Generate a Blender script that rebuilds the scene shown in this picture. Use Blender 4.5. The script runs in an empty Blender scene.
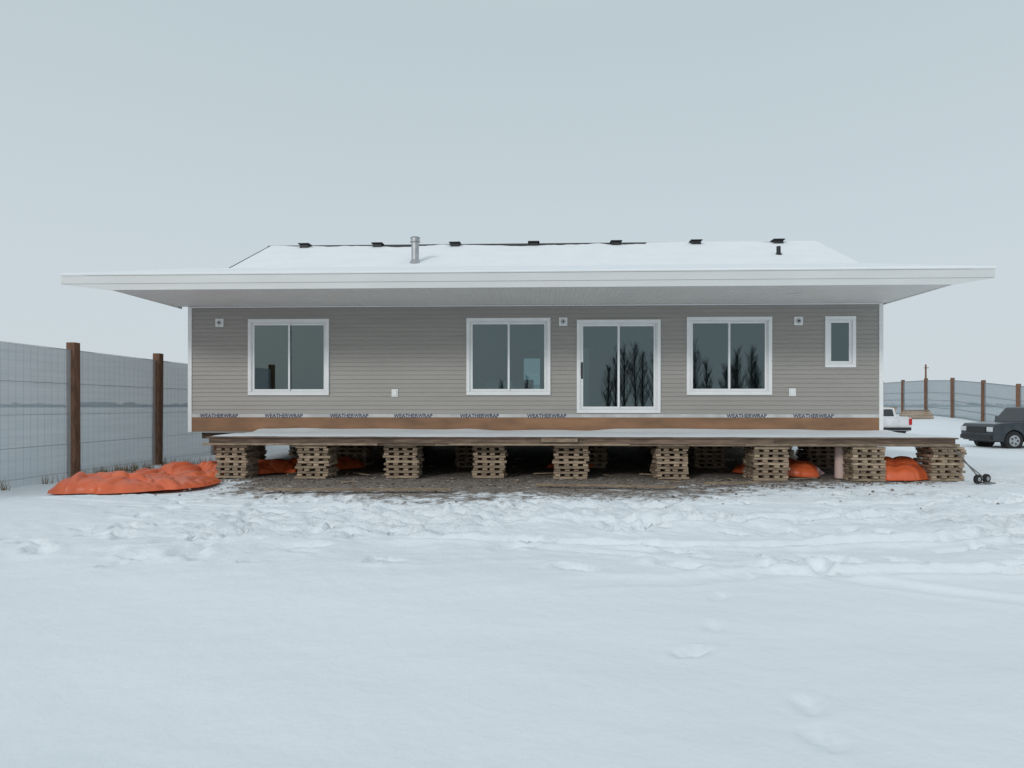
import bpy, bmesh, math, random
import numpy as np
from mathutils import Vector, Matrix
random.seed(7); np.random.seed(7)
S=bpy.context.scene
# ------------------------------------------------------------------ helpers
def link(o,parent=None):
    S.collection.objects.link(o)
    if parent: o.parent=parent
    return o
def empty(name):
    e=bpy.data.objects.new(name,None); e.empty_display_size=.3
    return link(e)
class MB:
    def __init__(s): s.v=[]; s.f=[]; s.m=[]
    def poly(s,pts,mi=0):
        n=len(s.v); s.v+= [tuple(p) for p in pts]; s.f.append(tuple(range(n,n+len(pts)))); s.m.append(mi)
    def box(s,x0,x1,y0,y1,z0,z1,mi=0,M=None):
        n=len(s.v)
        P=[(x0,y0,z0),(x1,y0,z0),(x1,y1,z0),(x0,y1,z0),(x0,y0,z1),(x1,y0,z1),(x1,y1,z1),(x0,y1,z1)]
        if M is not None: P=[tuple(M@Vector(p)) for p in P]
        s.v+=P
        for f in [(0,3,2,1),(4,5,6,7),(0,1,5,4),(1,2,6,5),(2,3,7,6),(3,0,4,7)]:
            s.f.append(tuple(n+i for i in f)); s.m.append(mi)
    def cyl(s,p0,p1,r0,r1=None,n=12,mi=0,cap=True):
        if r1 is None: r1=r0
        p0=Vector(p0);p1=Vector(p1);d=(p1-p0).normalized()
        a=d.orthogonal().normalized();b=d.cross(a)
        k=len(s.v)
        for p,r in ((p0,r0),(p1,r1)):
            for i in range(n):
                t=2*math.pi*i/n
                s.v.append(tuple(p+a*math.cos(t)*r+b*math.sin(t)*r))
        for i in range(n):
            j=(i+1)%n; s.f.append((k+i,k+j,k+n+j,k+n+i)); s.m.append(mi)
        if cap:
            s.f.append(tuple(k+i for i in range(n))[::-1]); s.m.append(mi)
            s.f.append(tuple(k+n+i for i in range(n))); s.m.append(mi)
    def prism(s,pts,a,b,axis='x',mi=0):
        n=len(s.v);k=len(pts)
        for t in (a,b):
            for p in pts:
                s.v.append((t,p[0],p[1]) if axis=='x' else (p[0],t,p[1]))
        s.f.append(tuple(range(n,n+k)));s.m.append(mi)
        s.f.append(tuple(range(n+2*k-1,n+k-1,-1)));s.m.append(mi)
        for i in range(k):
            j=(i+1)%k; s.f.append((n+i,n+k+i,n+k+j,n+j)); s.m.append(mi)
    def obj(s,name,mats,parent=None,bevel=0,smooth=False,seg=2,fix=True):
        me=bpy.data.meshes.new(name); me.from_pydata(s.v,[],s.f)
        if not isinstance(mats,(list,tuple)): mats=[mats]
        for m in mats: me.materials.append(m)
        me.polygons.foreach_set('material_index',s.m)
        me.update()
        if fix:
            bm=bmesh.new(); bm.from_mesh(me); bmesh.ops.recalc_face_normals(bm,faces=bm.faces); bm.to_mesh(me); bm.free()
        if smooth: me.polygons.foreach_set('use_smooth',[True]*len(me.polygons))
        o=link(bpy.data.objects.new(name,me),parent)
        if bevel:
            b=o.modifiers.new('bev','BEVEL'); b.width=bevel; b.segments=seg; b.limit_method='ANGLE'; b.angle_limit=math.radians(35)
        return o
def mat(name,col,rough=.7,col2=None,scale=4,stretch=(1,1,1),bump=0,bscale=60,metal=0,island=0,spec=.4,detail=6,lo=.35,hi=.65):
    m=bpy.data.materials.new(name); m.use_nodes=True
    nt=m.node_tree; N=nt.nodes; K=nt.links; P=N['Principled BSDF']
    P.inputs['Roughness'].default_value=rough; P.inputs['Metallic'].default_value=metal
    P.inputs['Specular IOR Level'].default_value=spec
    P.inputs['Base Color'].default_value=(*col,1)
    tc=N.new('ShaderNodeTexCoord'); mp=N.new('ShaderNodeMapping'); mp.inputs['Scale'].default_value=stretch
    K.new(tc.outputs['Object'],mp.inputs['Vector'])
    out=None
    if col2 is not None:
        n=N.new('ShaderNodeTexNoise'); n.inputs['Scale'].default_value=scale; n.inputs['Detail'].default_value=detail
        K.new(mp.outputs[0],n.inputs['Vector'])
        r=N.new('ShaderNodeMapRange'); r.inputs[1].default_value=lo; r.inputs[2].default_value=hi
        K.new(n.outputs['Fac'],r.inputs[0])
        x=N.new('ShaderNodeMix'); x.data_type='RGBA'; x.inputs[6].default_value=(*col,1); x.inputs[7].default_value=(*col2,1)
        K.new(r.outputs[0],x.inputs[0]); out=x.outputs[2]
    if island:
        g=N.new('ShaderNodeNewGeometry'); r=N.new('ShaderNodeMapRange'); r.inputs[3].default_value=1-island; r.inputs[4].default_value=1+island
        K.new(g.outputs['Random Per Island'],r.inputs[0])
        h=N.new('ShaderNodeHueSaturation')
        if out: K.new(out,h.inputs['Color'])
        else: h.inputs['Color'].default_value=(*col,1)
        K.new(r.outputs[0],h.inputs['Value']); out=h.outputs[0]
    if out: K.new(out,P.inputs['Base Color'])
    if bump:
        n=N.new('ShaderNodeTexNoise'); n.inputs['Scale'].default_value=bscale; n.inputs['Detail'].default_value=5
        K.new(mp.outputs[0],n.inputs['Vector'])
        b=N.new('ShaderNodeBump'); b.inputs['Strength'].default_value=bump; b.inputs['Distance'].default_value=.02
        K.new(n.outputs['Fac'],b.inputs['Height']); K.new(b.outputs[0],P.inputs['Normal'])
    return m
def hsh(xi,yi,s):
    h=np.sin(xi*127.1+yi*311.7+s*74.7)*43758.5453
    return h-np.floor(h)
def vn(x,y,s=0):
    xi=np.floor(x);yi=np.floor(y);u=x-xi;v=y-yi;u=u*u*(3-2*u);v=v*v*(3-2*v)
    return (hsh(xi,yi,s)*(1-u)+hsh(xi+1,yi,s)*u)*(1-v)+(hsh(xi,yi+1,s)*(1-u)+hsh(xi+1,yi+1,s)*u)*v
def fbm(x,y,s=0,o=4):
    r=0;a=.5
    for i in range(o):
        xr=x*.8-y*.6; yr=x*.6+y*.8
        r=r+a*(vn(xr,yr,s+i*3.3)-.5)*2; x=xr*2.03+1.7;y=yr*2.03-3.1;a*=.5
    return r
def sst(a,b,x):
    t=np.clip((x-a)/(b-a),0,1); return t*t*(3-2*t)
# ------------------------------------------------------------------ materials
M_siding=mat('siding_vinyl',(.362,.343,.318),.5,(.334,.317,.294),1.5,(.4,1,3),.05,80)
M_white=mat('white_trim',(.84,.85,.85),.4,(.79,.80,.80),3)
M_fascia=mat('fascia_metal',(.66,.675,.67),.4,(.62,.635,.63),.8,(1,1,4))
M_soffit=mat('soffit_vinyl',(.82,.80,.775),.5,(.78,.76,.735),1.2)
M_shingle=mat('shingle',(.035,.037,.042),.9,(.07,.07,.075),30,bump=.4)
M_osb=mat('rim_board',(.36,.195,.105),.7,(.17,.10,.06),1.1,(1,1,3),.2,50,lo=.3,hi=.75,detail=9)
M_wrap=mat('house_wrap',(.46,.455,.45),.6,(.62,.61,.60),3)
M_ink=mat('ink',(.045,.06,.12),.6)
M_wood=mat('weathered_timber',(.40,.31,.22),.8,(.23,.17,.12),7,(1,1,4),.3,60,island=.4)
M_beam=mat('beam_wood',(.21,.145,.105),.75,(.10,.07,.05),3,(1,1,8),.2,50,island=.35)
M_post=mat('fence_post',(.24,.125,.075),.85,(.135,.072,.045),7,(2,2,.5),.3,40,island=.15)
M_int=mat('interior_wall',(.45,.47,.47),.8)
M_floor=mat('interior_floor',(.2,.15,.11),.6)
M_metal=mat('galvanised',(.5,.51,.52),.35,(.4,.41,.42),6,metal=.9)
M_black=mat('black_plastic',(.02,.021,.023),.5)
M_blackrub=mat('rubber',(.02,.02,.02),.85)
M_tarp=mat('orange_tarp',(.78,.165,.058),.38,(.66,.11,.035),3,bump=.2,bscale=9,lo=.3,hi=.7,spec=.6)
M_snow=mat('snow',(.83,.865,.89),.75,(.79,.83,.86),1.5,bump=.25,bscale=14,spec=.2)
def glassmat():
    m=bpy.data.materials.new('window_glass'); m.use_nodes=True; nt=m.node_tree;N=nt.nodes;K=nt.links
    N.remove(N['Principled BSDF'])
    t=N.new('ShaderNodeBsdfTransparent'); t.inputs[0].default_value=(.33,.44,.46,1)
    g=N.new('ShaderNodeBsdfGlossy'); g.inputs['Roughness'].default_value=0.0; g.inputs[0].default_value=(.78,.97,1,1)
    x=N.new('ShaderNodeMixShader'); lw=N.new('ShaderNodeFresnel'); lw.inputs[0].default_value=1.5
    a=N.new('ShaderNodeMath'); a.operation='ADD'; a.inputs[1].default_value=.105; K.new(lw.outputs[0],a.inputs[0])
    K.new(a.outputs[0],x.inputs[0]);K.new(t.outputs[0],x.inputs[1]);K.new(g.outputs[0],x.inputs[2]);K.new(x.outputs[0],N['Material Output'].inputs[0])
    return m
M_glass=glassmat()
def groundmat():
    m=bpy.data.materials.new('snow_ground'); m.use_nodes=True; nt=m.node_tree;N=nt.nodes;K=nt.links;P=N['Principled BSDF']
    tc=N.new('ShaderNodeTexCoord')
    at=N.new('ShaderNodeAttribute'); at.attribute_name='bare'
    n1=N.new('ShaderNodeTexNoise'); n1.inputs['Scale'].default_value=4; n1.inputs['Detail'].default_value=10; n1.inputs['Roughness'].default_value=.75
    K.new(tc.outputs['Object'],n1.inputs['Vector'])
    s=N.new('ShaderNodeMath'); s.operation='MULTIPLY_ADD'; s.inputs[1].default_value=2.8; s.inputs[2].default_value=-1.4
    K.new(n1.outputs['Fac'],s.inputs[0])
    a=N.new('ShaderNodeMath'); a.operation='ADD'; K.new(s.outputs[0],a.inputs[0]);K.new(at.outputs['Fac'],a.inputs[1])
    r=N.new('ShaderNodeMapRange'); r.inputs[1].default_value=.40; r.inputs[2].default_value=.80; K.new(a.outputs[0],r.inputs[0])
    # keep stray specks away from clean snow
    gt=N.new('ShaderNodeMapRange'); gt.inputs[1].default_value=0.0; gt.inputs[2].default_value=.12; K.new(at.outputs['Fac'],gt.inputs[0])
    rm=N.new('ShaderNodeMath'); rm.operation='MULTIPLY'; K.new(r.outputs[0],rm.inputs[0]); K.new(gt.outputs[0],rm.inputs[1])
    sn=N.new('ShaderNodeTexNoise'); sn.inputs['Scale'].default_value=.35; sn.inputs['Detail'].default_value=5; K.new(tc.outputs['Object'],sn.inputs['Vector'])
    sc=N.new('ShaderNodeMix'); sc.data_type='RGBA'; sc.inputs[6].default_value=(.775,.83,.875,1); sc.inputs[7].default_value=(.85,.89,.915,1); K.new(sn.outputs['Fac'],sc.inputs[0])
    v=N.new('ShaderNodeTexVoronoi'); v.inputs['Scale'].default_value=26; K.new(tc.outputs['Object'],v.inputs['Vector'])
    gr=N.new('ShaderNodeMix'); gr.data_type='RGBA'; gr.inputs[6].default_value=(.10,.082,.07,1); gr.inputs[7].default_value=(.33,.29,.255,1); K.new(v.outputs['Color'],gr.inputs[0])
    x=N.new('ShaderNodeMix'); x.data_type='RGBA'; K.new(rm.outputs[0],x.inputs[0]);K.new(sc.outputs[2],x.inputs[6]);K.new(gr.outputs[2],x.inputs[7])
    K.new(x.outputs[2],P.inputs['Base Color']); P.inputs['Roughness'].default_value=.8; P.inputs['Specular IOR Level'].default_value=.2
    b1=N.new('ShaderNodeTexNoise'); b1.inputs['Scale'].default_value=7; b1.inputs['Detail'].default_value=9; b1.inputs['Roughness'].default_value=.6; K.new(tc.outputs['Object'],b1.inputs['Vector'])
    at2=N.new('ShaderNodeAttribute'); at2.attribute_name='rough'
    bm=N.new('ShaderNodeMath'); bm.operation='MULTIPLY_ADD'; bm.inputs[1].default_value=.8; bm.inputs[2].default_value=.2; K.new(at2.outputs['Fac'],bm.inputs[0])
    bu=N.new('ShaderNodeBump'); bu.inputs['Distance'].default_value=.06; K.new(b1.outputs['Fac'],bu.inputs['Height']); K.new(bm.outputs[0],bu.inputs['Strength']); K.new(bu.outputs[0],P.inputs['Normal'])
    return m
M_ground=groundmat()
# ------------------------------------------------------------------ ground
def H0(x,y):
    x=np.asarray(x,float);y=np.asarray(y,float)
    h=-.17*sst(.8,-2.2,x)*sst(-9,-4,y)*sst(30,15,y)
    h=h-.42*sst(17.5,25,x)*sst(0,9,y)*sst(44,34,y)
    h=h+.6*sst(32,50,y)
    return h
def seq(dense0,dense1,st,lo,hi,g=1.13):
    a=list(np.arange(dense0,dense1,st)); s=st;p=a[-1]
    while p<hi: s*=g;p+=s;a.append(p)
    s=st;p=a[0];b=[]
    while p>lo: s*=g;p-=s;b.append(p)
    return np.array(b[::-1]+a)
gx=seq(-4,20,.05,-900,900,1.12); gy=seq(-14.6,-1.2,.045,-900,1400,1.09)
X,Y=np.meshgrid(gx,gy)
near=sst(60,25,np.hypot(X-8,Y+5))
def low(x,y): return .10*fbm(x*.25,y*.4,1,3)+.016*fbm(x*1.1,y*2,2,3)
Z=H0(X,Y)+near*low(X,Y)
edge=np.interp(X,[-3,1.4,2.2,3,7,10.5,12,14,16,17],[2,1,-2.8,-4.6,-5.0,-4.7,-3.9,-3.3,-2.6,3])
inside=sst(-1.9,1.7,(Y-edge)+1.2*fbm(X*.6,Y*1.6,9,4))
bare=inside*sst(-.2,2.6,X)*sst(17.2,15.4,X)*sst(13.5,12,Y)
zone=sst(-11.8,-7.8,Y+2.2*fbm(X*.3,Y*.3,5,3)-.10*(X-9))*sst(2.0,-1,Y)*sst(-1.5,3.5,X+1.2*fbm(Y*.5,X*.1,6,3))
zone=zone*(.25+.75*sst(-.25,.25,fbm(X*.30,Y*.6,12,3)))
rg=np.abs(fbm(X*1.5+.4*fbm(X,Y,50,2),Y*1.8,21,4))
rg2=np.abs(fbm(X*3.6,Y*3.6,25,3))
zr=zone*(1-bare)*near
Z=Z+zr*(.17*(.25-rg)*sst(-1.8,-4.8,Y)+.09*(.2-rg2)+.035*fbm(X*8,Y*8,22,2))
def track(Z,pts,w,d):
    xs=[p[0] for p in pts];ys=[p[1] for p in pts]
    yc=np.interp(X,xs,ys); ok=sst(xs[0],xs[0]+1,X)*sst(xs[-1],xs[-1]-1,X)
    t=np.abs(Y-yc-.14*fbm(X*.8,X*.2,31,3)); 
    tread=.25*d*np.sin(X*38+Y*20)*sst(w,w*.6,t)
    return Z+ok*(-d*sst(w,w*.5,t)+.6*d*np.exp(-((t-w*1.25)/.06)**2)+tread*.4)*(.2+1.1*vn(X*1.1,Y*2,8))
Z=track(Z,[(6,-8.6),(8,-8.45),(11,-8.4),(16,-7.4),(22,-5.4)],.17,.055)
Z=track(Z,[(4,-6.6),(8,-7.0),(11,-7.0),(16,-6.0),(22,-4.0)],.17,.055)
Z=track(Z,[(-2,-5.2),(3,-6.0),(9,-6.0),(15,-5.3),(22,-3.0)],.14,.03)
Z=track(Z,[(8,-10.4),(10,-9.8),(12,-9.6),(17,-9.7),(23,-9.0)],.15,.03)
Z=track(Z,[(3,-7.6),(6,-8.0),(9,-9.1),(12,-10.6),(15,-11.8)],.15,.018)
def foot(Z,x,y,a,s=1,d=.05):
    i0,i1=np.searchsorted(gy,[y-.5*s,y+.5*s]); j0,j1=np.searchsorted(gx,[x-.5*s,x+.5*s]); sl_=(slice(i0,i1),slice(j0,j1))
    XX=X[sl_];YY=Y[sl_]
    c,sn=math.cos(a),math.sin(a); u=(XX-x)*c+(YY-y)*sn; v=-(XX-x)*sn+(YY-y)*c
    wob=.4*fbm(XX*7,YY*7,60,2)
    q=np.sqrt((u/(.15*s))**2+(v/(.07*s))**2)+wob
    Z[sl_]+= -d*sst(1.2,.7,q)+.3*d*np.exp(-((q-1.4)/.25)**2)
    return Z
for i,(x,y,a) in enumerate([(9.02,-11.68,.5),(9.28,-11.2,1.3),(9.42,-12.4,1.5),(9.34,-12.75,1.9),(9.5,-10.5,1.1),(9.9,-9.9,1.0)]):
    Z=foot(Z,x,y,a,.8,(.04,.018,.022,.02,.02,.02)[i])
for k in range(300):
    x=random.uniform(2.5,18);y=-4.6-5.3*random.random()**1.2
    Z=foot(Z,x,y,random.uniform(0,3.1),random.uniform(.7,1.6),random.uniform(.03,.09))
for k in range(14):
    Z=foot(Z,4.1+.28*math.sin(k*2.4)+k*.05,-5.2-k*.28,1.4+random.random()*.4,1,.06)
for k in range(26):
    Z=foot(Z,-1+k*.33,-5.0-.5*math.sin(k*.4)+.12*(-1)**k,.1+random.random()*.4,1,.05)
bk=sst(.25,.8,bare)
Z=Z*(1-bk)+ bk*(H0(X,Y)-.012+.014*fbm(X*5,Y*5,3,3))
ny,nx=X.shape
V=np.stack([X.ravel(),Y.ravel(),Z.ravel()],1)
idx=np.arange(nx*ny).reshape(ny,nx)
F=np.stack([idx[:-1,:-1],idx[:-1,1:],idx[1:,1:],idx[1:,:-1]],-1).reshape(-1,4)
me=bpy.data.meshes.new('snow_ground')
me.vertices.add(len(V)); me.vertices.foreach_set('co',V.ravel())
me.loops.add(F.size); me.loops.foreach_set('vertex_index',F.ravel().astype(np.int32))
me.polygons.add(len(F)); me.polygons.foreach_set('loop_start',np.arange(0,F.size,4,dtype=np.int32))
me.polygons.foreach_set('use_smooth',np.ones(len(F),bool))
me.update(calc_edges=True)
for nm,arr in (('bare',bare),('rough',zone*near)):
    at=me.attributes.new(nm,'FLOAT','POINT'); at.data.foreach_set('value',arr.ravel().astype(np.float32))
me.materials.append(M_ground)
link(bpy.data.objects.new('snow_ground',me))
def gz(x,y): return float(H0(x,y))
# ------------------------------------------------------------------ house
W=15.85; DP=11.8
house=empty('modular_house')
wins=[(1.40,3.285,1.69,3.44),(6.50,8.41,1.69,3.44),(11.52,13.41,1.69,3.44),(14.61,15.27,2.31,3.44)]
door=(9.03,10.91,1.28,3.39)
ops=wins+[door]
def pieces(x0,x1,z0,z1,ops):
    zs=sorted(set([z0,z1]+[z for o in ops for z in o[2:] if z0<z<z1])); R=[]
    for a,b in zip(zs,zs[1:]):
        xs=x0
        for o in sorted(ops):
            if o[2]<=a+1e-6 and o[3]>=b-1e-6:
                if o[0]>xs: R.append((xs,o[0],a,b))
                xs=o[1]
        if xs<x1: R.append((xs,x1,a,b))
    return R
b=MB(); z=1.25; st=.1
while z<3.745:
    z1=min(z+st,3.75)
    for (xa,xb,za,zb) in pieces(.02,W-.02,z,z1,ops):
        off=lambda q:-.006-.017*(1-(q-z)/st)
        b.poly([(xa,off(za),za),(xb,off(za),za),(xb,off(zb),zb),(xa,off(zb),zb)])
        if abs(za-z)<1e-6: b.poly([(xa,-.004,za),(xb,-.004,za),(xb,off(za),za),(xa,off(za),za)])
    z=z1
b.obj('lap_siding',M_siding,house,fix=False)
def sidewall(xs,d):
    b=MB(); z=.95
    while z<6.2:
        t=z+.24
        a0=max(0,min((t-3.92)/.446,max(0,(t-4.58)/.22))); a1=min(DP,11.8-(t-3.92)/.446)
        if a1<=a0: break
        b.poly([(xs+d*.023,a0,z),(xs+d*.023,a1,z),(xs+d*.004,a1,z+.1),(xs+d*.004,a0,z+.1)])
        b.poly([(xs,a0,z),(xs,a1,z),(xs+d*.023,a1,z),(xs+d*.023,a0,z)])
        z+=.1
    b.obj('gable_siding',M_siding,house,fix=False)
sidewall(0,-1); sidewall(W,1)
b=MB()
for (xa,xb,za,zb) in pieces(.0,W,.81,3.75,ops): b.box(xa,xb,.0,.16,za,zb)
rops=[(2,4,2.1,3.4),(7.5,9.4,1.3,3.4),(12,14,2.1,3.4)]
for (xa,xb,za,zb) in pieces(.0,W,.81,3.75,rops): b.box(xa,xb,DP-.16,DP,za,zb)
gp=[(.161,.81),(.161,4.45),(2.9,5.10),(5.9,6.42),(DP-.161,3.88),(DP-.161,.81)]
b.prism(gp,0.0,.15); b.prism(gp,W-.15,W)
b.obj('wall_structure',M_int,house)
b=MB(); b.box(.15,W-.15,.16,DP-.16,.82,1.26); b.obj('floor_structure',M_floor,house)
b=MB(); b.box(.15,W-.15,.16,DP-.16,3.70,3.74)
for (xa,xb,ya,yb) in [(.2,1.6,5,5.1),(2.9,6.9,5,5.1),(8.2,9.9,6.2,6.3),(10.9,W-.2,4.2,4.3),(4.6,4.7,.2,5),(8.66,8.76,2.6,6),(11.15,11.25,.2,4.2),(14.2,14.3,.2,4.2)]:
    b.box(xa,xb,ya,yb,1.262,3.698)
b.obj('interior_partitions',M_int,house)
b=MB()
b.box(9.2,9.42,1.6,2.6,1.263,2.9); b.box(6.0,8.0,4.3,4.9,1.263,2.2); b.box(6.8,7.5,1.5,2.1,1.263,2.05)
b.obj('kitchen_cabinets',M_white,house,.01)
b=MB(); b.box(.03,W-.03,-.022,-.001,.84,1.165); b.obj('rim_board',M_osb,house)
b=MB(); b.box(.03,W-.03,-.026,-.001,1.168,1.247); b.obj('wrap_strip',M_wrap,house)
x=.25
while x<W-1.4:
    if not(9.0<x+.6 and x<10.9):
        c=bpy.data.curves.new('wrap_lettering','FONT'); c.body='WEATHERWRAP'; c.size=.12; c.extrude=.001; c.offset=.003
        c.materials.append(M_ink)
        o=bpy.data.objects.new('wrap_lettering',c); o.location=(x,-.0295,1.165); o.rotation_euler=(math.pi/2,0,0); link(o,house)
    x+=1.52+random.uniform(-.03,.03)
b=MB()
b.box(-.04,.05,-.036,.06,.82,3.745); b.box(W-.05,W+.04,-.036,.06,.82,3.745)
b.box(.05,W-.05,-.04,-.024,3.72,3.747)
b.obj('corner_trim',M_white,house,.004)
def frame(b,x0,x1,z0,z1,w,y0,y1):
    b.box(x0,x1,y0,y1,z0,z0+w); b.box(x0,x1,y0,y1,z1-w,z1); b.box(x0,x0+w,y0,y1,z0+w,z1-w); b.box(x1-w,x1,y0,y1,z0+w,z1-w)
def window(x0,x1,z0,z1,kind):
    b=MB(); frame(b,x0-.01,x1+.01,z0-.01,z1+.01,.075,-.055,.03)
    frame(b,x0+.066,x1-.066,z0+.066,z1-.066,.02,-.035,.06)
    if kind!='s':
        xm=(x0+x1)/2
        sashes=[(x0+.087,xm+.03,.0),(xm-.03,x1-.087,.035)]
    else: sashes=[(x0+.087,x1-.087,0)]
    sw=.045 if kind!='d' else .05
    for (a,c,dy) in sashes: frame(b,a,c,z0+.087,z1-.087,sw,-.02+dy,.012+dy)
    b.obj('door_frame' if kind=='d' else 'window_frame',M_white,house,.005)
    for i,(a,c,dy) in enumerate(sashes):
        g=MB(); q=random.uniform(-.0015,.0015); y=-.004+dy
        g.poly([(a+sw-.01,y+q,z0+.087+sw-.01),(c-sw+.01,y-q,z0+.087+sw-.01),(c-sw+.01,y-q,z1-.077-sw),(a+sw-.01,y+q,z1-.077-sw)])
        g.obj('window_glass',M_glass,house,fix=False)
for w in wins[:3]: window(*w,'w')
window(*wins[3],'s'); window(*door,'d')
for w in rops:
    g=MB(); g.poly([(w[0],DP-.05,w[2]),(w[1],DP-.05,w[2]),(w[1],DP-.05,w[3]),(w[0],DP-.05,w[3])]); g.obj('window_glass',M_glass,house,fix=False)
    b=MB(); frame(b,w[0]-.01,w[1]+.01,w[2]-.01,w[3]+.01,.07,DP-.1,DP+.05); b.obj('window_frame',M_white,house)
b=MB(); b.box(9.125,9.15,-.07,-.03,2.1,2.38); b.box(9.115,9.16,-.035,-.02,2.05,2.43); b.obj('door_handle',M_black,house,.005)
for (x,z) in [(.712,3.37),(8.71,3.36),(14.01,3.35)]:
    b=MB(); b.box(x-.095,x+.095,-.05,-.008,z-.095,z+.095); b.obj('fixture_block',M_white,house,.008)
    b=MB(); b.cyl((x,-.05,z),(x,-.062,z),.06,n=20); b.obj('junction_cap',M_metal,house)
    b=MB(); b.cyl((x,-.0625,z),(x,-.075,z),.022,n=12); b.obj('wire_stub',M_black,house)
for (x,z) in [(4.83,1.73),(13.88,1.74)]:
    b=MB(); b.box(x-.075,x+.075,-.04,-.008,z-.09,z+.09); b.box(x-.05,x+.05,-.06,-.041,z-.065,z+.065); b.obj('outlet_cover',M_white,house,.008)
# porch roof
xl,xr,bl,br=-1.33,16.74,-.30,15.97
yf=-2.48; sl=.22
def za(y): return 4.035+sl*(y-yf)
b=MB()
b.prism([(yf-.012,za(yf)-.02),(yf-.012,za(yf)+.0),(3.0,za(3.0)),(3.0,za(3.0)-.02)],xl-.012,xr+.012)
b.obj('porch_roof_deck',M_fascia,house)
b=MB()
b.prism([(yf,3.855),(yf,4.014),(yf+.03,4.014),(yf+.03,3.855)],xl,xr)
b.prism([(xl,3.853),(xr,3.853),(br+.02,3.728),(bl-.02,3.728)],yf+.012,yf+.04,axis='y')
for xx in (xl,xr-.03):
    b.prism([(yf+.031,za(yf)-.17),(yf+.031,za(yf)-.03),(2.95,za(2.95)-.03),(2.95,za(2.95)-.17)],xx,xx+.03)
b.obj('fascia',M_fascia,house)
b=MB()
for (a,c) in ((xl+.03,bl-.02),(br+.02,xr-.03)):
    b.prism([(yf+.041,za(yf)-.15),(yf+.041,za(yf)-.13),(2.9,za(2.9)-.13),(2.9,za(2.9)-.15)],a,c)
for (a,c) in ((bl-.02,bl),(br,br+.02)):
    b.prism([(yf+.041,3.73),(yf+.041,za(yf)-.16),(0.2,za(.2)-.16),(0.2,3.73)],a,c)
b.obj('rake_soffit',M_soffit,house)
b=MB(); x=bl
while x<br-.01:
    x1=min(x+.102,br)
    m=.012
    b.poly([(x,yf+.03,3.735),(x,.0,3.752),(x+m,.0,3.760),(x+m,yf+.03,3.743)])
    b.poly([(x+m,yf+.03,3.743),(x+m,.0,3.760),(x+2*m,0,3.752),(x+2*m,yf+.03,3.735)])
    b.poly([(x+2*m,yf+.03,3.735),(x+2*m,0,3.752),(x1,0,3.752),(x1,yf+.03,3.735)])
    x=x1
b.obj('soffit',M_soffit,house,fix=False)
b=MB()
for x in (3.2,6.6,10,13.4):
    b.box(x-.14,x+.14,-1.5,-1.38,3.728,3.736)
b.obj('soffit_vent',M_white,house)
def snowsheet(name,x0,x1,y0f,y1f,zf,th=.035,nxs=340,nys=30,smooth=True):
    b=MB(); xs=[x0]+list(np.linspace(x0,x1,nxs-2))+[x1]
    for i,x in enumerate(xs):
        ya=y0f(x);yb=y1f(x)
        for j in range(nys):
            t=j/(nys-1); y=ya+(yb-ya)*t
            e=0 if (i in (0,nxs-1) or j in (0,nys-1)) else 1
            if j==1: y=ya+.002
            if j==nys-2: y=yb-.01
            b.v.append((x,y,zf(y)+.002+th*e*(.75+.5*float(vn(np.array(x*.9),np.array(y*.9),4)))))
    for i in range(nxs-1):
        for j in range(nys-1):
            a=i*nys+j; b.f.append((a,a+nys,a+nys+1,a+1)); b.m.append(0)
    return b.obj(name,M_snow,house,smooth=False,fix=False)
snowsheet('porch_roof_snow',xl-.01,xr+.01,lambda x:yf-.011,lambda x:2.98,za,.03)
mz=lambda y:3.92+.446*y
mzr=lambda y:3.92+.446*(2*5.9-y)
x0,x1=-.5,16.75
b=MB()
b.prism([(2.3,mz(2.3)-.1),(5.9,mz(5.9)-.1),(12.4,mzr(12.4)-.1),(12.4,mzr(12.4)),(5.9,mz(5.9)),(2.3,mz(2.3))],x0,x1)
b.obj('main_roof',M_shingle,house)
b=MB()
for xx in (x0-.025,x1):
    b.prism([(2.3,mz(2.3)-.2),(5.9,mz(5.9)-.2),(12.4,mzr(12.4)-.2),(12.4,mzr(12.4)-.012),(5.9,mz(5.9)-.012),(2.3,mz(2.3)-.012)],xx,xx+.025)
b.obj('rake_board',M_fascia,house)
def top(x):
    n=float(fbm(np.array(x*1.3),np.array(.3),3,4)); k=.24 if x<11.5 else .03
    return 5.9-max(.02,k+.36*n)
snowsheet('main_roof_snow',x0+.09,x1-.005,lambda x:2.6,top,mz,.02,240,14)
snowsheet('main_roof_snow_rear',x0+.05,x1-.05,lambda x:6.0,lambda x:12.3,mzr,.03,80,14)
b=MB()
b.prism([(5.78,mz(5.78)+.004),(5.9,mz(5.9)+.02),(6.02,mz(5.78)+.004)],x0,12.2); b.obj('ridge_cap',M_shingle,house)
for x in (.78,3.1,5.54,8.0,10.55,13.0,15.5):
    b=MB(); y=5.62; b.box(x-.14,x+.14,y-.12,y+.12,mz(y)-.02,mz(y)+.085); b.box(x-.18,x+.18,y-.17,y+.17,mz(y)+.086,mz(y)+.12)
    b.obj('roof_vent',M_black,house,.02)
b=MB(); b.cyl((4.67,3.47,5.35),(4.67,3.47,6.05),.105,n=20); b.cyl((4.67,3.47,6.05),(4.67,3.47,6.07),.15,n=20); b.cyl((4.67,3.47,6.07),(4.67,3.47,6.17),.125,n=20); b.cyl((4.67,3.47,6.17),(4.67,3.47,6.2),.15,.10,n=20)
b.cyl((4.67,3.47,5.4),(4.67,3.47,5.56),.19,.11,n=20)
b.obj('chimney_flue',M_metal,house)
b=MB(); b.cyl((15.0,4.1,5.7),(15.0,4.1,5.99),.06,n=14); b.cyl((15.0,4.1,5.7),(15.0,4.1,5.8),.13,.07,n=14); b.obj('plumbing_vent',M_black,house)
b=MB()
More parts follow.
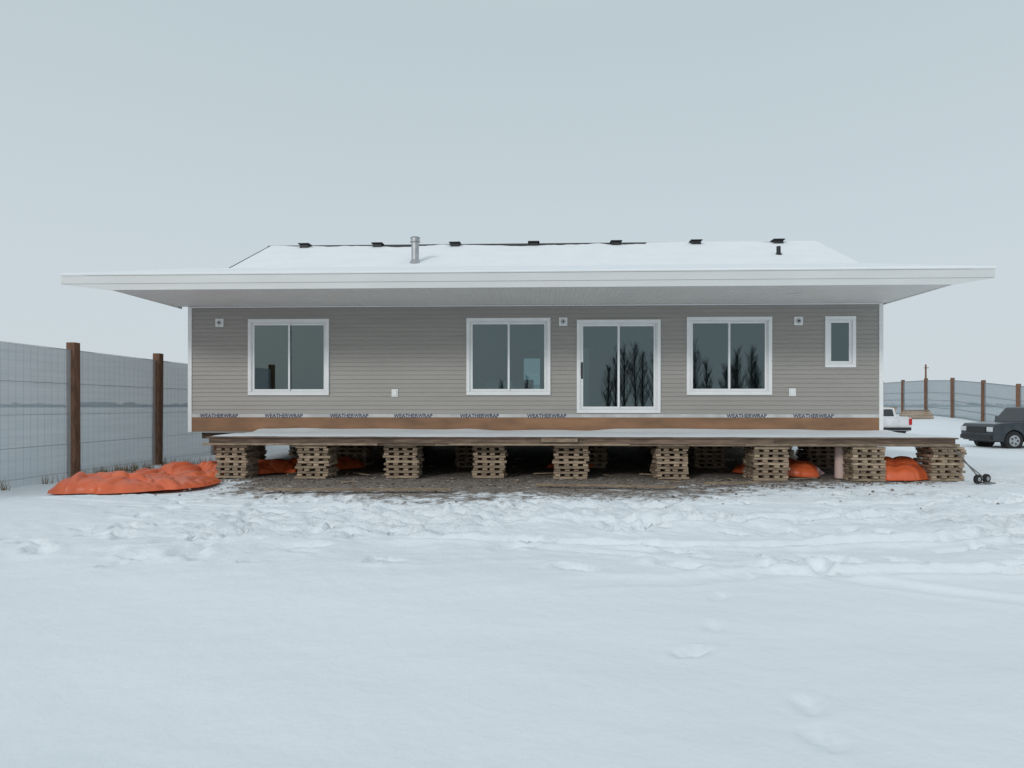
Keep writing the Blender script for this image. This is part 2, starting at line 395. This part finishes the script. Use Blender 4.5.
for y in (.35,4.1,7.8,11.3): b.box(.1,W-.1,y,y+.28,.655,.808)
b.obj('support_beams',M_beam,house,.005)
# ------------------------------------------------------------------ deck
deck=empty('wooden_deck')
dx0,dx1,dy0=1.63,16.05,-2.42
b=MB()
segs=[1.63,5.3,9.0,12.65,16.05]
for a,c in zip(segs,segs[1:]): b.box(a+.002,c-.002,dy0,dy0+.04,.695+random.uniform(-.004,.004),.795)
b.box(dx0,dx1,-.08,-.042,.69,.79)
x=dx0
while x<dx1: b.box(x,min(x+.04,dx1),dy0+.042,-.082,.69,.788); x+=.4
b.obj('joists',M_beam,deck,.003)
b=MB()
y=dy0-.03
while y<-.17:
    b.box(dx0-.05+random.uniform(-.03,.03),dx1+.03+random.uniform(-.02,.02),y,y+.135,.797,.825); y+=.14
b.obj('deck_boards',M_beam,deck,.003)
b=MB()
for (a,c) in ((1.5,6.1),(6.11,11.0),(11.01,16.15)):
    b.box(a,c,dy0+.05,dy0+.14,.655,.692,0)
b.box(dx0-.1,5.0,dy0-.06,dy0-.02,.66,.70); b.box(6.4,9.9,dy0-.05,dy0-.02,.665,.70); b.box(12.1,dx1+.05,dy0-.05,dy0-.02,.66,.71)
b.box(8.2,8.9,dy0-.07,dy0-.033,.73,.80)
b.obj('beam_planks',M_wood,deck,.003)
b=MB(); nxs,nys=380,26
for i in range(nxs):
    x=dx0-.02+(dx1-dx0+.03)*i/(nxs-1)
    e0=.03+.12*float(vn(np.array(x*2.1),np.array(1.),5))+.05*float(vn(np.array(x*9.),np.array(1.),6))
    for j in range(nys):
        t=j/(nys-1); y=dy0-.02+e0+(-.045-(dy0-.02+e0))*t
        e=math.sqrt(max(0,min(1,t*7,min(i,nxs-1-i)/3)))
        pile=.05*max(0,(t-.8)/.2)**1.5
        b.v.append((x,y,.823+.004+e*(.012+.02*float(vn(np.array(x*1.5),np.array(y*2.),7)))+pile*(.4+float(vn(np.array(x*1.1),np.array(0.),9)))))
for i in range(nxs-1):
    for j in range(nys-1):
        a=i*nys+j; b.f.append((a,a+nys,a+nys+1,a+1)); b.m.append(0)
b.obj('deck_snow',M_snow,deck,smooth=True,fix=False)
# ------------------------------------------------------------------ cribs
def crib(cx,cy,w=.66,top=.652):
    b=MB(); n=13; h=top/n
    for k in range(n):
        z0=k*h;z1=z0+h-.004; th=.095
        cnt=4 if k%2 else 3
        gx_=random.uniform(-.025,.025)
        for i in range(cnt):
            p=-w/2+(w-th)*i/(cnt-1)+random.uniform(-.02,.02); j=random.uniform(-.035,.035)
            tz=random.uniform(-.004,0)
            if k%2==0: b.box(cx-w/2+j+gx_,cx+w/2+j+gx_,cy+p,cy+p+th,z0,z1+tz)
            else: b.box(cx+p,cx+p+th,cy-w/2+j,cy+w/2+j,z0,z1+tz)
    b.obj('timber_crib',M_wood,None)
for x,dy in zip((2.03,3.69,5.41,7.155,8.79,10.75,12.6,14.44,15.96),(0,-.05,.16,.2,.1,.1,-.05,-.1,0)): crib(x,-2.03+dy,.63+random.uniform(-.03,.03))
for yy in (.5,4.24,7.94):
    for x in (1.2,3.9,6.6,9.4,12.1,14.8): crib(x+random.uniform(-.2,.2),yy,.7)
for x in (1.2,5.5,10,14.8): crib(x,11.3,.7)
# ------------------------------------------------------------------ tarps
def near_lift(A,B): return np.maximum(0,low(A,B))
def tarp(path,hw,hh,seed,name='orange_tarp'):
    n=230;m=90; b=MB(); rs=random.Random(seed)
    P=[Vector((p[0],p[1])) for p in path]; ds=[0]
    for a,c in zip(P,P[1:]): ds.append(ds[-1]+(c-a).length)
    T=np.linspace(0,ds[-1],n); px=np.interp(T,ds,[p.x for p in P]);py=np.interp(T,ds,[p.y for p in P])
    ker=np.ones(31)/31; pxp=np.convolve(np.pad(px,15,'edge'),ker,'valid');pyp=np.convolve(np.pad(py,15,'edge'),ker,'valid');px,py=pxp,pyp
    tx=np.gradient(px);ty=np.gradient(py);ln=np.hypot(tx,ty)+1e-6;tx/=ln;ty/=ln
    ws=np.interp(T,ds,hw);hs=np.interp(T,ds,hh)
    tp=min(.45,ds[-1]*.16)
    s=np.linspace(-1,1,m)
    TT,SS=np.meshgrid(T,s,indexing='ij')
    ed=1.15+.6*fbm(TT*1.3,np.sign(SS)*3+TT*0,seed,4)
    off=SS*ws[:,None]*ed
    A=px[:,None]-ty[:,None]*off; B=py[:,None]+tx[:,None]*off
    A=A+.10*fbm(A*1.6,B*1.6,seed+1,2);B=B+.10*fbm(A*1.6+9,B*1.6,seed+2,2)
    prof=np.clip((1-np.abs(SS)-.06)/.94,0,1)**.45*np.clip(np.minimum(T,ds[-1]-T)/tp,0,1)[:,None]**.45
    wx=.40*fbm(A*1.2,B*1.2,seed+7,3);wy=.40*fbm(A*1.2+5,B*1.2,seed+8,3)
    fold=0
    for k in range(7):                      # rounded billows separated by tight creases
        an=rs.uniform(0,math.pi); fr=rs.uniform(.8,1.3)*(1+k*.42); ph=rs.uniform(0,1)
        q=((A+wx)*math.cos(an)+(B+wy)*math.sin(an))*fr+ph
        puff=np.abs(np.sin(math.pi*q))**.65
        patch=sst(.25,.7,vn(A*1.1+k*7.1,B*1.1-k*3.7,seed+k))
        fold=fold+patch*(puff-.55)*(.13/(1+k*.42))
    base=.65+.45*fbm(A*.9,B*.9,seed+3,2)
    Hh=prof*hs[:,None]*base+(.35+.65*prof)*fold+.02
    fl=np.clip((1-np.abs(SS))*14,0,1)*np.clip(np.minimum(T,ds[-1]-T)/.04,0,1)[:,None]
    Zz=H0(A,B)+np.maximum(Hh,.0)*fl+.012+near_lift(A,B)
    for i in range(n):
        for j in range(m): b.v.append((A[i,j],B[i,j],Zz[i,j]))
    for i in range(n-1):
        for j in range(m-1):
            a=i*m+j; b.f.append((a,a+m,a+m+1,a+1)); b.m.append(0)
    b.obj(name,M_tarp,None,smooth=True,fix=False)
tarp([(-.05,-4.5),(.4,-4.45),(1.0,-4.2),(1.5,-3.6),(1.7,-2.8)],[.3,.65,.85,.6,.4],[.12,.40,.32,.18,.12],12)
tarp([(.1,-2.6),(1.2,-1.7),(2.4,-.9),(3.3,-.4),(4.0,.2)],[.55,.6,.5,.45,.3],[.14,.22,.26,.28,.2],17)
tarp([(12.4,-.6),(12.9,-.9),(13.5,-1.15),(14.0,-1.4)],[.35,.6,.6,.45],[.25,.46,.44,.3],23)
tarp([(14.55,-1.75),(15.15,-1.8),(15.8,-1.7)],[.5,.6,.5],[.50,.56,.50],33)
tarp([(8.4,.2),(8.9,.1),(9.4,.4)],[.3,.3,.25],[.10,.16,.10],35)
b=MB(); b.cyl((14.12,-1.9,0),(14.12,-1.9,.62),.10,n=20); b.obj('concrete_form_tube',mat('card_tube',(.66,.50,.46),.7),None,.004)
Mx=Matrix.Translation((5.2,-4.45,.03))@Matrix.Rotation(.03,4,'Z'); b=MB(); b.box(-1.6,1.5,-.06,.06,0,.035,M=Mx); b.obj('loose_plank',M_wood,None,.003)
Mx=Matrix.Translation((9.3,-3.7,.02))@Matrix.Rotation(-.1,4,'Z'); b=MB(); b.box(-1.2,1.2,-.05,.05,0,.035,M=Mx); b.obj('loose_plank',M_wood,None,.003)
Mx=Matrix.Translation((11.6,-3.2,.02))@Matrix.Rotation(.25,4,'Z'); b=MB(); b.box(-.5,.6,-.05,.05,0,.04,M=Mx); b.obj('loose_plank',M_wood,None,.003)
# hand dolly
d=empty('hand_dolly')
b=MB()
for (x,y) in ((16.1,-2.95),(16.35,-2.8)):
    b.cyl((x,y,.1),(x+.02,y-.05,.1),.085,n=20)
b.obj('wheels',M_blackrub,d,.01)
b=MB(); b.cyl((16.08,-2.97,.1),(16.4,-2.79,.1),.013,n=8); b.cyl((16.2,-2.9,.1),(15.93,-2.62,.60),.012,n=8); b.cyl((15.88,-2.72,.60),(15.98,-2.52,.60),.012,n=8)
b.cyl((16.32,-2.85,.1),(16.05,-2.62,.42),.011,n=8); b.box(16.18,16.36,-3.08,-2.92,.03,.05); b.obj('frame',mat('dolly_frame',(.12,.12,.12),.5),d)
b=MB()
for (x,y) in ((16.1,-2.95),(16.35,-2.8)): b.cyl((x-.003,y+.003,.1),(x+.023,y-.056,.1),.04,n=14)
b.obj('hubs',M_metal,d)
# ------------------------------------------------------------------ fences
def panelmat(nm,tr,c1,c2):
    m=bpy.data.materials.new(nm); m.use_nodes=True; nt=m.node_tree;N=nt.nodes;K=nt.links;P=N['Principled BSDF']
    tc=N.new('ShaderNodeTexCoord'); n=N.new('ShaderNodeTexNoise'); mp=N.new('ShaderNodeMapping'); mp.inputs['Scale'].default_value=(1,.5,6)
    K.new(tc.outputs['Object'],mp.inputs[0]);K.new(mp.outputs[0],n.inputs['Vector']); n.inputs['Scale'].default_value=1.2; n.inputs['Detail'].default_value=8
    x=N.new('ShaderNodeMix'); x.data_type='RGBA'; x.inputs[6].default_value=(*c1,1); x.inputs[7].default_value=(*c2,1); K.new(n.outputs['Fac'],x.inputs[0])
    K.new(x.outputs[2],P.inputs['Base Color']); P.inputs['Roughness'].default_value=.5
    t=N.new('ShaderNodeBsdfTransparent'); ms=N.new('ShaderNodeMixShader'); ms.inputs[0].default_value=tr
    K.new(P.outputs[0],ms.inputs[1]);K.new(t.outputs[0],ms.inputs[2]);K.new(ms.outputs[0],N['Material Output'].inputs[0])
    return m
M_panel=panelmat('windbreak_mesh',.24,(.40,.47,.51),(.59,.66,.70))
M_panel2=panelmat('windbreak_mesh_dark',.25,(.24,.29,.32),(.36,.41,.44)); M_wire=mat('fence_wire',(.22,.235,.25),.5)
def fence(p0,p1,sp,hgt,postw=.2,over=.18,wr=.005,pm=M_panel,fine=False):
    e=empty('windbreak_fence'); p0=Vector(p0);p1=Vector(p1);Ln=(p1-p0).length;dr=(p1-p0)/Ln; nn=int(Ln/sp)
    bp=MB();bm=MB();bw=MB(); nr=Vector((-dr.y,dr.x))
    ang=math.atan2(dr.y,dr.x)
    for i in range(nn+1):
        p=p0+dr*sp*i; g=gz(p.x,p.y)
        Mx=Matrix.Translation((p.x,p.y,g-.3))@Matrix.Rotation(ang+random.uniform(-.03,.03),4,'Z')@Matrix.Rotation(random.uniform(-.008,.008),4,'X')
        bp.box(-postw/2,postw/2,-postw/2,postw/2,0,hgt+.3+over+random.uniform(-.03,.03),M=Mx)
        if i<nn:
            q=p0+dr*sp*(i+1); g2=gz(q.x,q.y); K=14
            ph=random.uniform(0,6)
            for k in range(K):
                a=p+(q-p)*(k/K); c=p+(q-p)*((k+1)/K)
                def w(t,z): return nr*(.04*math.sin(math.pi*t)*math.sin(z*2+ph)+.012*math.sin(t*17+ph+z*1.5)*math.sin(math.pi*t))
                zs=np.linspace(0,hgt,9)
                for za_,zb_ in zip(zs,zs[1:]):
                    ga=g+(g2-g)*k/K; gb=g+(g2-g)*(k+1)/K
                    pts=[a+w(k/K,za_),c+w((k+1)/K,za_),c+w((k+1)/K,zb_),a+w(k/K,zb_)]
                    sag=lambda t,z: -.03*math.sin(math.pi*t)*(z/hgt)
                    zz=[ga+za_-.1*(za_==0)+sag(k/K,za_),gb+za_-.1*(za_==0)+sag((k+1)/K,za_),gb+zb_+sag((k+1)/K,zb_),ga+zb_+sag(k/K,zb_)]
                    bm.poly([(pt.x,pt.y,z_) for pt,z_ in zip(pts,zz)])
            rows=[.12,.75,1.42,2.1,hgt-.02]
            for zz in rows:
                for s_ in (-.07,.07):
                    u=p+nr*s_;v=q+nr*s_; bw.cyl((u.x,u.y,g+zz),(v.x,v.y,g2+zz),wr if zz<hgt-.1 else wr*1.3,n=5,cap=False)
            if fine and i<8:
                for k in range(1,18):
                    zz=k*.155+.05; s_=-.062
                    u=p+nr*s_;v=q+nr*s_; bw.cyl((u.x,u.y,g+zz),(v.x,v.y,g2+zz),.0014,n=4,cap=False)
                for k in range(1,17):
                    u=p+(q-p)*(k/17)+nr*(-.064); gg=g+(g2-g)*k/17
                    bw.cyl((u.x,u.y,gg),(u.x,u.y,gg+hgt-.03),.0014,n=4,cap=False)
    bp.obj('posts',M_post,e,.01,seg=1); bm.obj('mesh_panels',pm,e,fix=False,smooth=True); bw.obj('tension_wires',M_wire,e)
fence((-2.4,-10.77),(-2.4,60.6),3.4,2.88,.2,.17,wr=.0035,fine=True)
fence((43.5,4),(43.5,60.4),4.0,3.2,.24,wr=.015,pm=M_panel2)
fence((-1.6,61),(43.4,61),4.0,3.2,.24,wr=.015,pm=M_panel2)
# ------------------------------------------------------------------ vehicles
M_gl=mat('car_glass',(.02,.025,.03),.05,spec=.8)
def vehicle(name,loc,rot,paint,snowy=True,scl=1):
    e=empty(name)
    def arch(c,r=.4):
        return [(c-r,.36)]+[(c+r*math.cos(t),.42+r*math.sin(t)) for t in np.linspace(math.pi,0,11)]+[(c+r,.36)]
    Ln=5.6; wl=(1.0,4.45); W_=.96
    side=[(.02,.55),(.12,.40)]+arch(wl[0],.46)+arch(wl[1],.46)+[(5.45,.45),(5.55,.6),(5.55,1.26),(3.82,1.26),(3.80,1.20),(1.5,1.22),(.9,1.19),(.18,1.14),(.02,.98)]
    cab=((1.45,3.8),(2.0,3.68),1.20,1.86)
    b=MB(); b.prism(side,-W_,W_,axis='y'); body=b.obj('body',paint,e,.06,seg=3)
    (a0,a1),(c0,c1),zb,zt=cab; wb=W_-.05; wt=W_-.18
    v=[(a0,-wb,zb-.03),(a1,-wb,zb-.03),(a1,wb,zb-.03),(a0,wb,zb-.03),(c0,-wt,zt),(c1,-wt,zt),(c1,wt,zt),(c0,wt,zt)]
    b=MB(); b.v=v; b.f=[(0,3,2,1),(4,5,6,7),(0,1,5,4),(1,2,6,5),(2,3,7,6),(3,0,4,7)]; b.m=[0]*6; b.obj('cabin',paint,e,.07,seg=3)
    g=MB()
    def q(A,B,C,D,u0,u1,w0,w1):
        A,B,C,D=map(Vector,(A,B,C,D)); n=(B-A).cross(D-A).normalized()*.006
        f=lambda u,w:(A*(1-u)+B*u)*(1-w)+(D*(1-u)+C*u)*w+n
        g.poly([f(u0,w0),f(u1,w0),f(u1,w1),f(u0,w1)])
    for (u0,u1) in ((.14,.52),(.56,.92)):
        q(v[0],v[1],v[5],v[4],u0,u1,.14,.88); q(v[2],v[3],v[7],v[6],1-u1,1-u0,.14,.88)
    q(v[3],v[0],v[4],v[7],.07,.93,.1,.9); q(v[1],v[2],v[6],v[5],.1,.9,.14,.86)
    g.obj('windows',M_gl,e,fix=False)
    b=MB();h=MB();hd=MB();r=.41
    for wx in wl:
        for s_ in (-1,1):
            b.cyl((wx,s_*(W_-.24),r),(wx,s_*(W_-.01),r),r,n=28); h.cyl((wx,s_*(W_-.05),r),(wx,s_*(W_+.003),r),r*.6,n=18)
            for t in range(5):
                a=t*1.2566; hd.cyl((wx+.14*math.cos(a),s_*(W_+.0035),r+.14*math.sin(a)),(wx+.14*math.cos(a),s_*(W_+.006),r+.14*math.sin(a)),.045,n=8)
    b.obj('tyres',M_blackrub,e,.03); h.obj('wheel_rims',M_metal,e,.01); hd.obj('rim_holes',M_black,e)
    b=MB(); b.box(.2,Ln-.2,-W_+.25,W_-.25,.34,.66); b.box(-.07,.14,-W_+.06,W_-.06,.46,.64); b.box(Ln-.12,Ln+.06,-W_+.06,W_-.06,.48,.66)
    b.box(-.012,.1,-.55,.55,.74,1.02)
    for wx in wl:
        for s_ in (-1,1): b.cyl((wx,s_*(W_-.3),.42),(wx,s_*(W_-.2),.42),.45,n=20)
    b.obj('underbody_and_bumpers',M_black,e,.02)
    b=MB(); b.box(-.015,.2,-W_+.02,-W_+.34,.80,1.0); b.box(-.015,.2,W_-.34,W_-.02,.80,1.0); b.obj('headlights',mat('lamp_glass',(.6,.62,.63),.1),e,.02)
    b=MB(); b.box(Ln-.16,Ln+.012,-W_-.004,-W_+.16,.82,1.2); b.box(Ln-.16,Ln+.012,W_-.16,W_+.004,.82,1.2); b.obj('tail_lights',mat('tail_red',(.45,.01,.01),.2),e,.01)
    b=MB()
    for s_ in (-1,1): b.box(*(a0+.38,a0+.50),*sorted((s_*(W_+.01),s_*(W_+.22))),zb+.02,zb+.24)
    for wx in (2.55,3.4): 
        for s_ in (-1,1): b.box(wx,wx+.18,*sorted((s_*(W_-.01),s_*(W_+.02))),1.06,1.095)
    for wx in (1.75,2.75,3.78):
        for s_ in (-1,1): b.box(wx,wx+.012,*sorted((s_*(W_-.01),s_*(W_+.002))),.55,1.16)
    b.obj('mirrors_and_handles',M_black,e)
    b=MB(); b.box(5.52,5.562,-.72,.72,.74,1.18); b.obj('tailgate_panel',paint,e,.01)
    b=MB(); b.box(3.9,5.45,-.82,.82,1.262,1.31); b.obj('bed_snow',M_snow,e,.03)
    if snowy:
        b=MB(); b.box(2.2,3.5,-.6,.6,zt+.001,zt+.02); b.obj('roof_snow',M_snow,e,.01)
    e.location=loc; e.rotation_euler=(0,0,rot); e.scale=(scl,)*3
P_dark=mat('dark_blue_paint',(.016,.026,.036),.22,(.035,.045,.052),3,spec=.6)
P_wh=mat('white_paint',(.72,.73,.74),.3,(.60,.61,.62),2)
vehicle('pickup_truck',(27.5,15.3,gz(28,15)-.06),.10,P_dark,False)
vehicle('pickup_truck',(30.35,32.6,gz(29.5,30)-.12),-math.pi/2-.06,P_wh)
b=MB()
for k in range(6):
    z0=gz(34,44)+k*.15
    ox=random.uniform(-.15,.15)
    for i in range(8): b.box(36+ox+i*.3,36+ox+i*.3+.22,43,44.2,z0+.12,z0+.15)
    for i in range(3): b.box(36+ox,38.35+ox,43+i*.55,43.1+i*.55,z0,z0+.118)
b.obj('pallet_stack',M_wood,None)
b=MB(); Mx=Matrix.Translation((39.9,43,gz(39,43)))
for k in range(5): b.box(-1.2,1.2,-.5+.05*k,.5-.05*k,k*.15,k*.15+.12,M=Mx@Matrix.Rotation(.1*k,4,'Z'))
b.obj('lumber_pile',M_wood,None)
e=empty('utility_pole'); g=gz(59,76)
b=MB(); b.cyl((59,76,g-.2),(59,76,6.9),.15,.10,n=10); b.obj('pole',M_post,e)
b=MB(); b.box(58.7,59.3,75.8,75.9,6.4,6.48); b.obj('crossarm',M_post,e)
# ------------------------------------------------------------------ vegetation
M_bark=mat('bare_bark',(.055,.05,.045),.9)
b=MB()
def branch(p,d,l,r,lv):
    q=p+d*l
    b.cyl(p,q,r,r*.35,n=3 if lv else 6,cap=False)
    if lv<2:
        n=46 if lv==0 else 8
        for i in range(n):
            t=random.uniform(.08,1) if lv==0 else random.uniform(.2,1)
            o=p+d*l*t; a=random.uniform(0,6.28); sp=.42 if lv==0 else .55
            dd=(Vector((math.cos(a)*sp,math.sin(a)*sp,1))).normalized()
            branch(o,dd,(l*.38*(1-.65*t) if lv==0 else l*.5)*random.uniform(.7,1.2),max(.018,r*.3*(1-.6*t)),lv+1)
x=18
while x<46:
    branch(Vector((x,-82+random.uniform(-2,2),0)),Vector((random.uniform(-.04,.04),0,1)),random.uniform(6.5,10),.15,0)
    x+=random.uniform(.8,2.0)
for x in (-26,-22,-9,-4,2,6,10,12): 
    branch(Vector((x,-95+random.uniform(-2,2),0)),Vector((0,0,1)),random.uniform(4,6),.13,0)
b.obj('poplar_tree_row',M_bark,None,fix=False)
def treeline(name,pts,h,seed,col):
    b=MB(); 
    P=[Vector(p) for p in pts]; n=260
    tot=0
    for a,c in zip(P,P[1:]):
        for i in range(n):
            p=a+(c-a)*(i/n);q=a+(c-a)*((i+1)/n); 
            ha=h*(.35+.9*abs(float(fbm(np.array(tot*.23),np.array(0.),seed,4)))+.2*random.random()); tot+=1
            hb=h*(.35+.9*abs(float(fbm(np.array(tot*.23),np.array(0.),seed,4)))+.2*random.random())
            b.poly([(p.x,p.y,0),(q.x,q.y,0),(q.x,q.y,hb+.5),(p.x,p.y,ha+.5)])
    b.obj(name,mat('far_trees_hazed',col,.9),None,fix=False)
treeline('distant_treeline',[(-330,-60),(-320,330),(0,560),(300,520),(420,200)],3.6,3,(.27,.32,.36))  # distance haze is painted into this bluish grey tree colour
b=MB()
for k in range(46):
    cx=-2.1+random.uniform(-.15,.5); cy=random.uniform(-3.5,3.2)
    if random.random()<.35: cx=random.uniform(-1.9,1.0); cy=random.uniform(-1.0,2.4)
    g=gz(cx,cy)+float(low(np.array(cx),np.array(cy)))
    for i in range(22):
        a=random.uniform(0,6.28);l=random.uniform(.08,.3);s=random.uniform(.1,.5)
        p=Vector((cx+random.gauss(0,.05),cy+random.gauss(0,.05),g-.02)); q=p+Vector((math.cos(a)*s*l,math.sin(a)*s*l,l)); w=Vector((.004,.003,0))
        b.poly([p-w,p+w,q])
b.obj('dry_grass',mat('dry_grass',(.22,.15,.08),.9,island=.4),None,fix=False)
b=MB()
for k in range(1100):
    x=random.uniform(2,15.5); y=-2.2-abs(random.gauss(0,1.2)); s=random.uniform(.005,.02); g=0.0
    Mx=Matrix.Translation((x,y,g+s*.3))@Matrix.Rotation(random.uniform(0,6),4,'Z')@Matrix.Rotation(random.uniform(0,.8),4,'X')
    b.box(-s,s*1.4,-s*.8,s*.8,-s*.5,s*.5,M=Mx)
b.obj('gravel_stones',mat('gravel',(.20,.165,.14),.9,island=.5),None)
b=MB()
for k in range(60):
    x=random.uniform(2.2,15.5); y=random.uniform(-3.6,3); l=random.uniform(.08,.3)
    Mx=Matrix.Translation((x,y,.0+random.random()*.02))@Matrix.Rotation(random.uniform(0,6),4,'Z')@Matrix.Rotation(random.uniform(-.04,.04),4,'Y')
    b.box(-l,l,-.025,.025,0,.02,M=Mx)
b.obj('wood_scraps',M_wood,None)
# ------------------------------------------------------------------ world, sun, camera
w=bpy.data.worlds.new('World'); S.world=w; w.use_nodes=True; nt=w.node_tree;N=nt.nodes;K=nt.links
bg=N['Background']; bg.inputs['Strength'].default_value=.1
sk=N.new('ShaderNodeTexSky'); sk.sky_type='NISHITA'; sk.sun_disc=False; sk.sun_elevation=math.radians(24); sk.sun_rotation=math.radians(208); sk.dust_density=4
tc=N.new('ShaderNodeTexCoord'); sx=N.new('ShaderNodeSeparateXYZ'); K.new(tc.outputs['Generated'],sx.inputs[0])
cn=N.new('ShaderNodeTexNoise'); cn.inputs['Scale'].default_value=1.3; cn.inputs['Detail'].default_value=3; K.new(tc.outputs['Generated'],cn.inputs['Vector'])
ma=N.new('ShaderNodeMath'); ma.operation='MULTIPLY_ADD'; ma.inputs[1].default_value=.10; K.new(cn.outputs['Fac'],ma.inputs[0]); K.new(sx.outputs['Z'],ma.inputs[2])
mb=N.new('ShaderNodeMath'); mb.operation='SUBTRACT'; mb.inputs[1].default_value=.05; K.new(ma.outputs[0],mb.inputs[0])
cr=N.new('ShaderNodeValToRGB'); el=cr.color_ramp.elements
el[0].position=0; el[0].color=(.625,.695,.74,1); el[1].position=1; el[1].color=(.68,.725,.76,1)
a=el.new(.2); a.color=(.60,.68,.725,1); a=el.new(.5); a.color=(.52,.615,.655,1); a=el.new(.72); a.color=(.61,.68,.72,1)
K.new(mb.outputs[0],cr.inputs[0])
sc=N.new('ShaderNodeVectorMath'); sc.operation='SCALE'; sc.inputs[3].default_value=10; K.new(cr.outputs[0],sc.inputs[0])
mx=N.new('ShaderNodeMix'); mx.data_type='RGBA'; mx.inputs[0].default_value=.95; K.new(sk.outputs[0],mx.inputs[6]); K.new(sc.outputs[0],mx.inputs[7])
K.new(mx.outputs[2],bg.inputs['Color'])
sun=bpy.data.lights.new('sun','SUN'); sun.energy=.95; sun.angle=math.radians(12); sun.color=(1,.97,.94)
so=link(bpy.data.objects.new('sun',sun))
az=math.radians(208); elv=math.radians(24)
dirv=Vector((math.sin(az)*math.cos(elv),math.cos(az)*math.cos(elv),math.sin(elv)))
so.rotation_euler=dirv.to_track_quat('Z','Y').to_euler(); so.location=(0,-20,30)
cam=bpy.data.cameras.new('camera'); cam.lens=24.0; cam.sensor_width=36; cam.shift_y=.0215; cam.clip_end=4000; cam.clip_start=.05
co=link(bpy.data.objects.new('camera',cam)); co.location=(8.14,-15.68,1.43); co.rotation_euler=(math.radians(90),0,math.radians(2.2))
S.camera=co
S.view_settings.view_transform='Standard'; S.view_settings.look='None'; S.view_settings.exposure=0
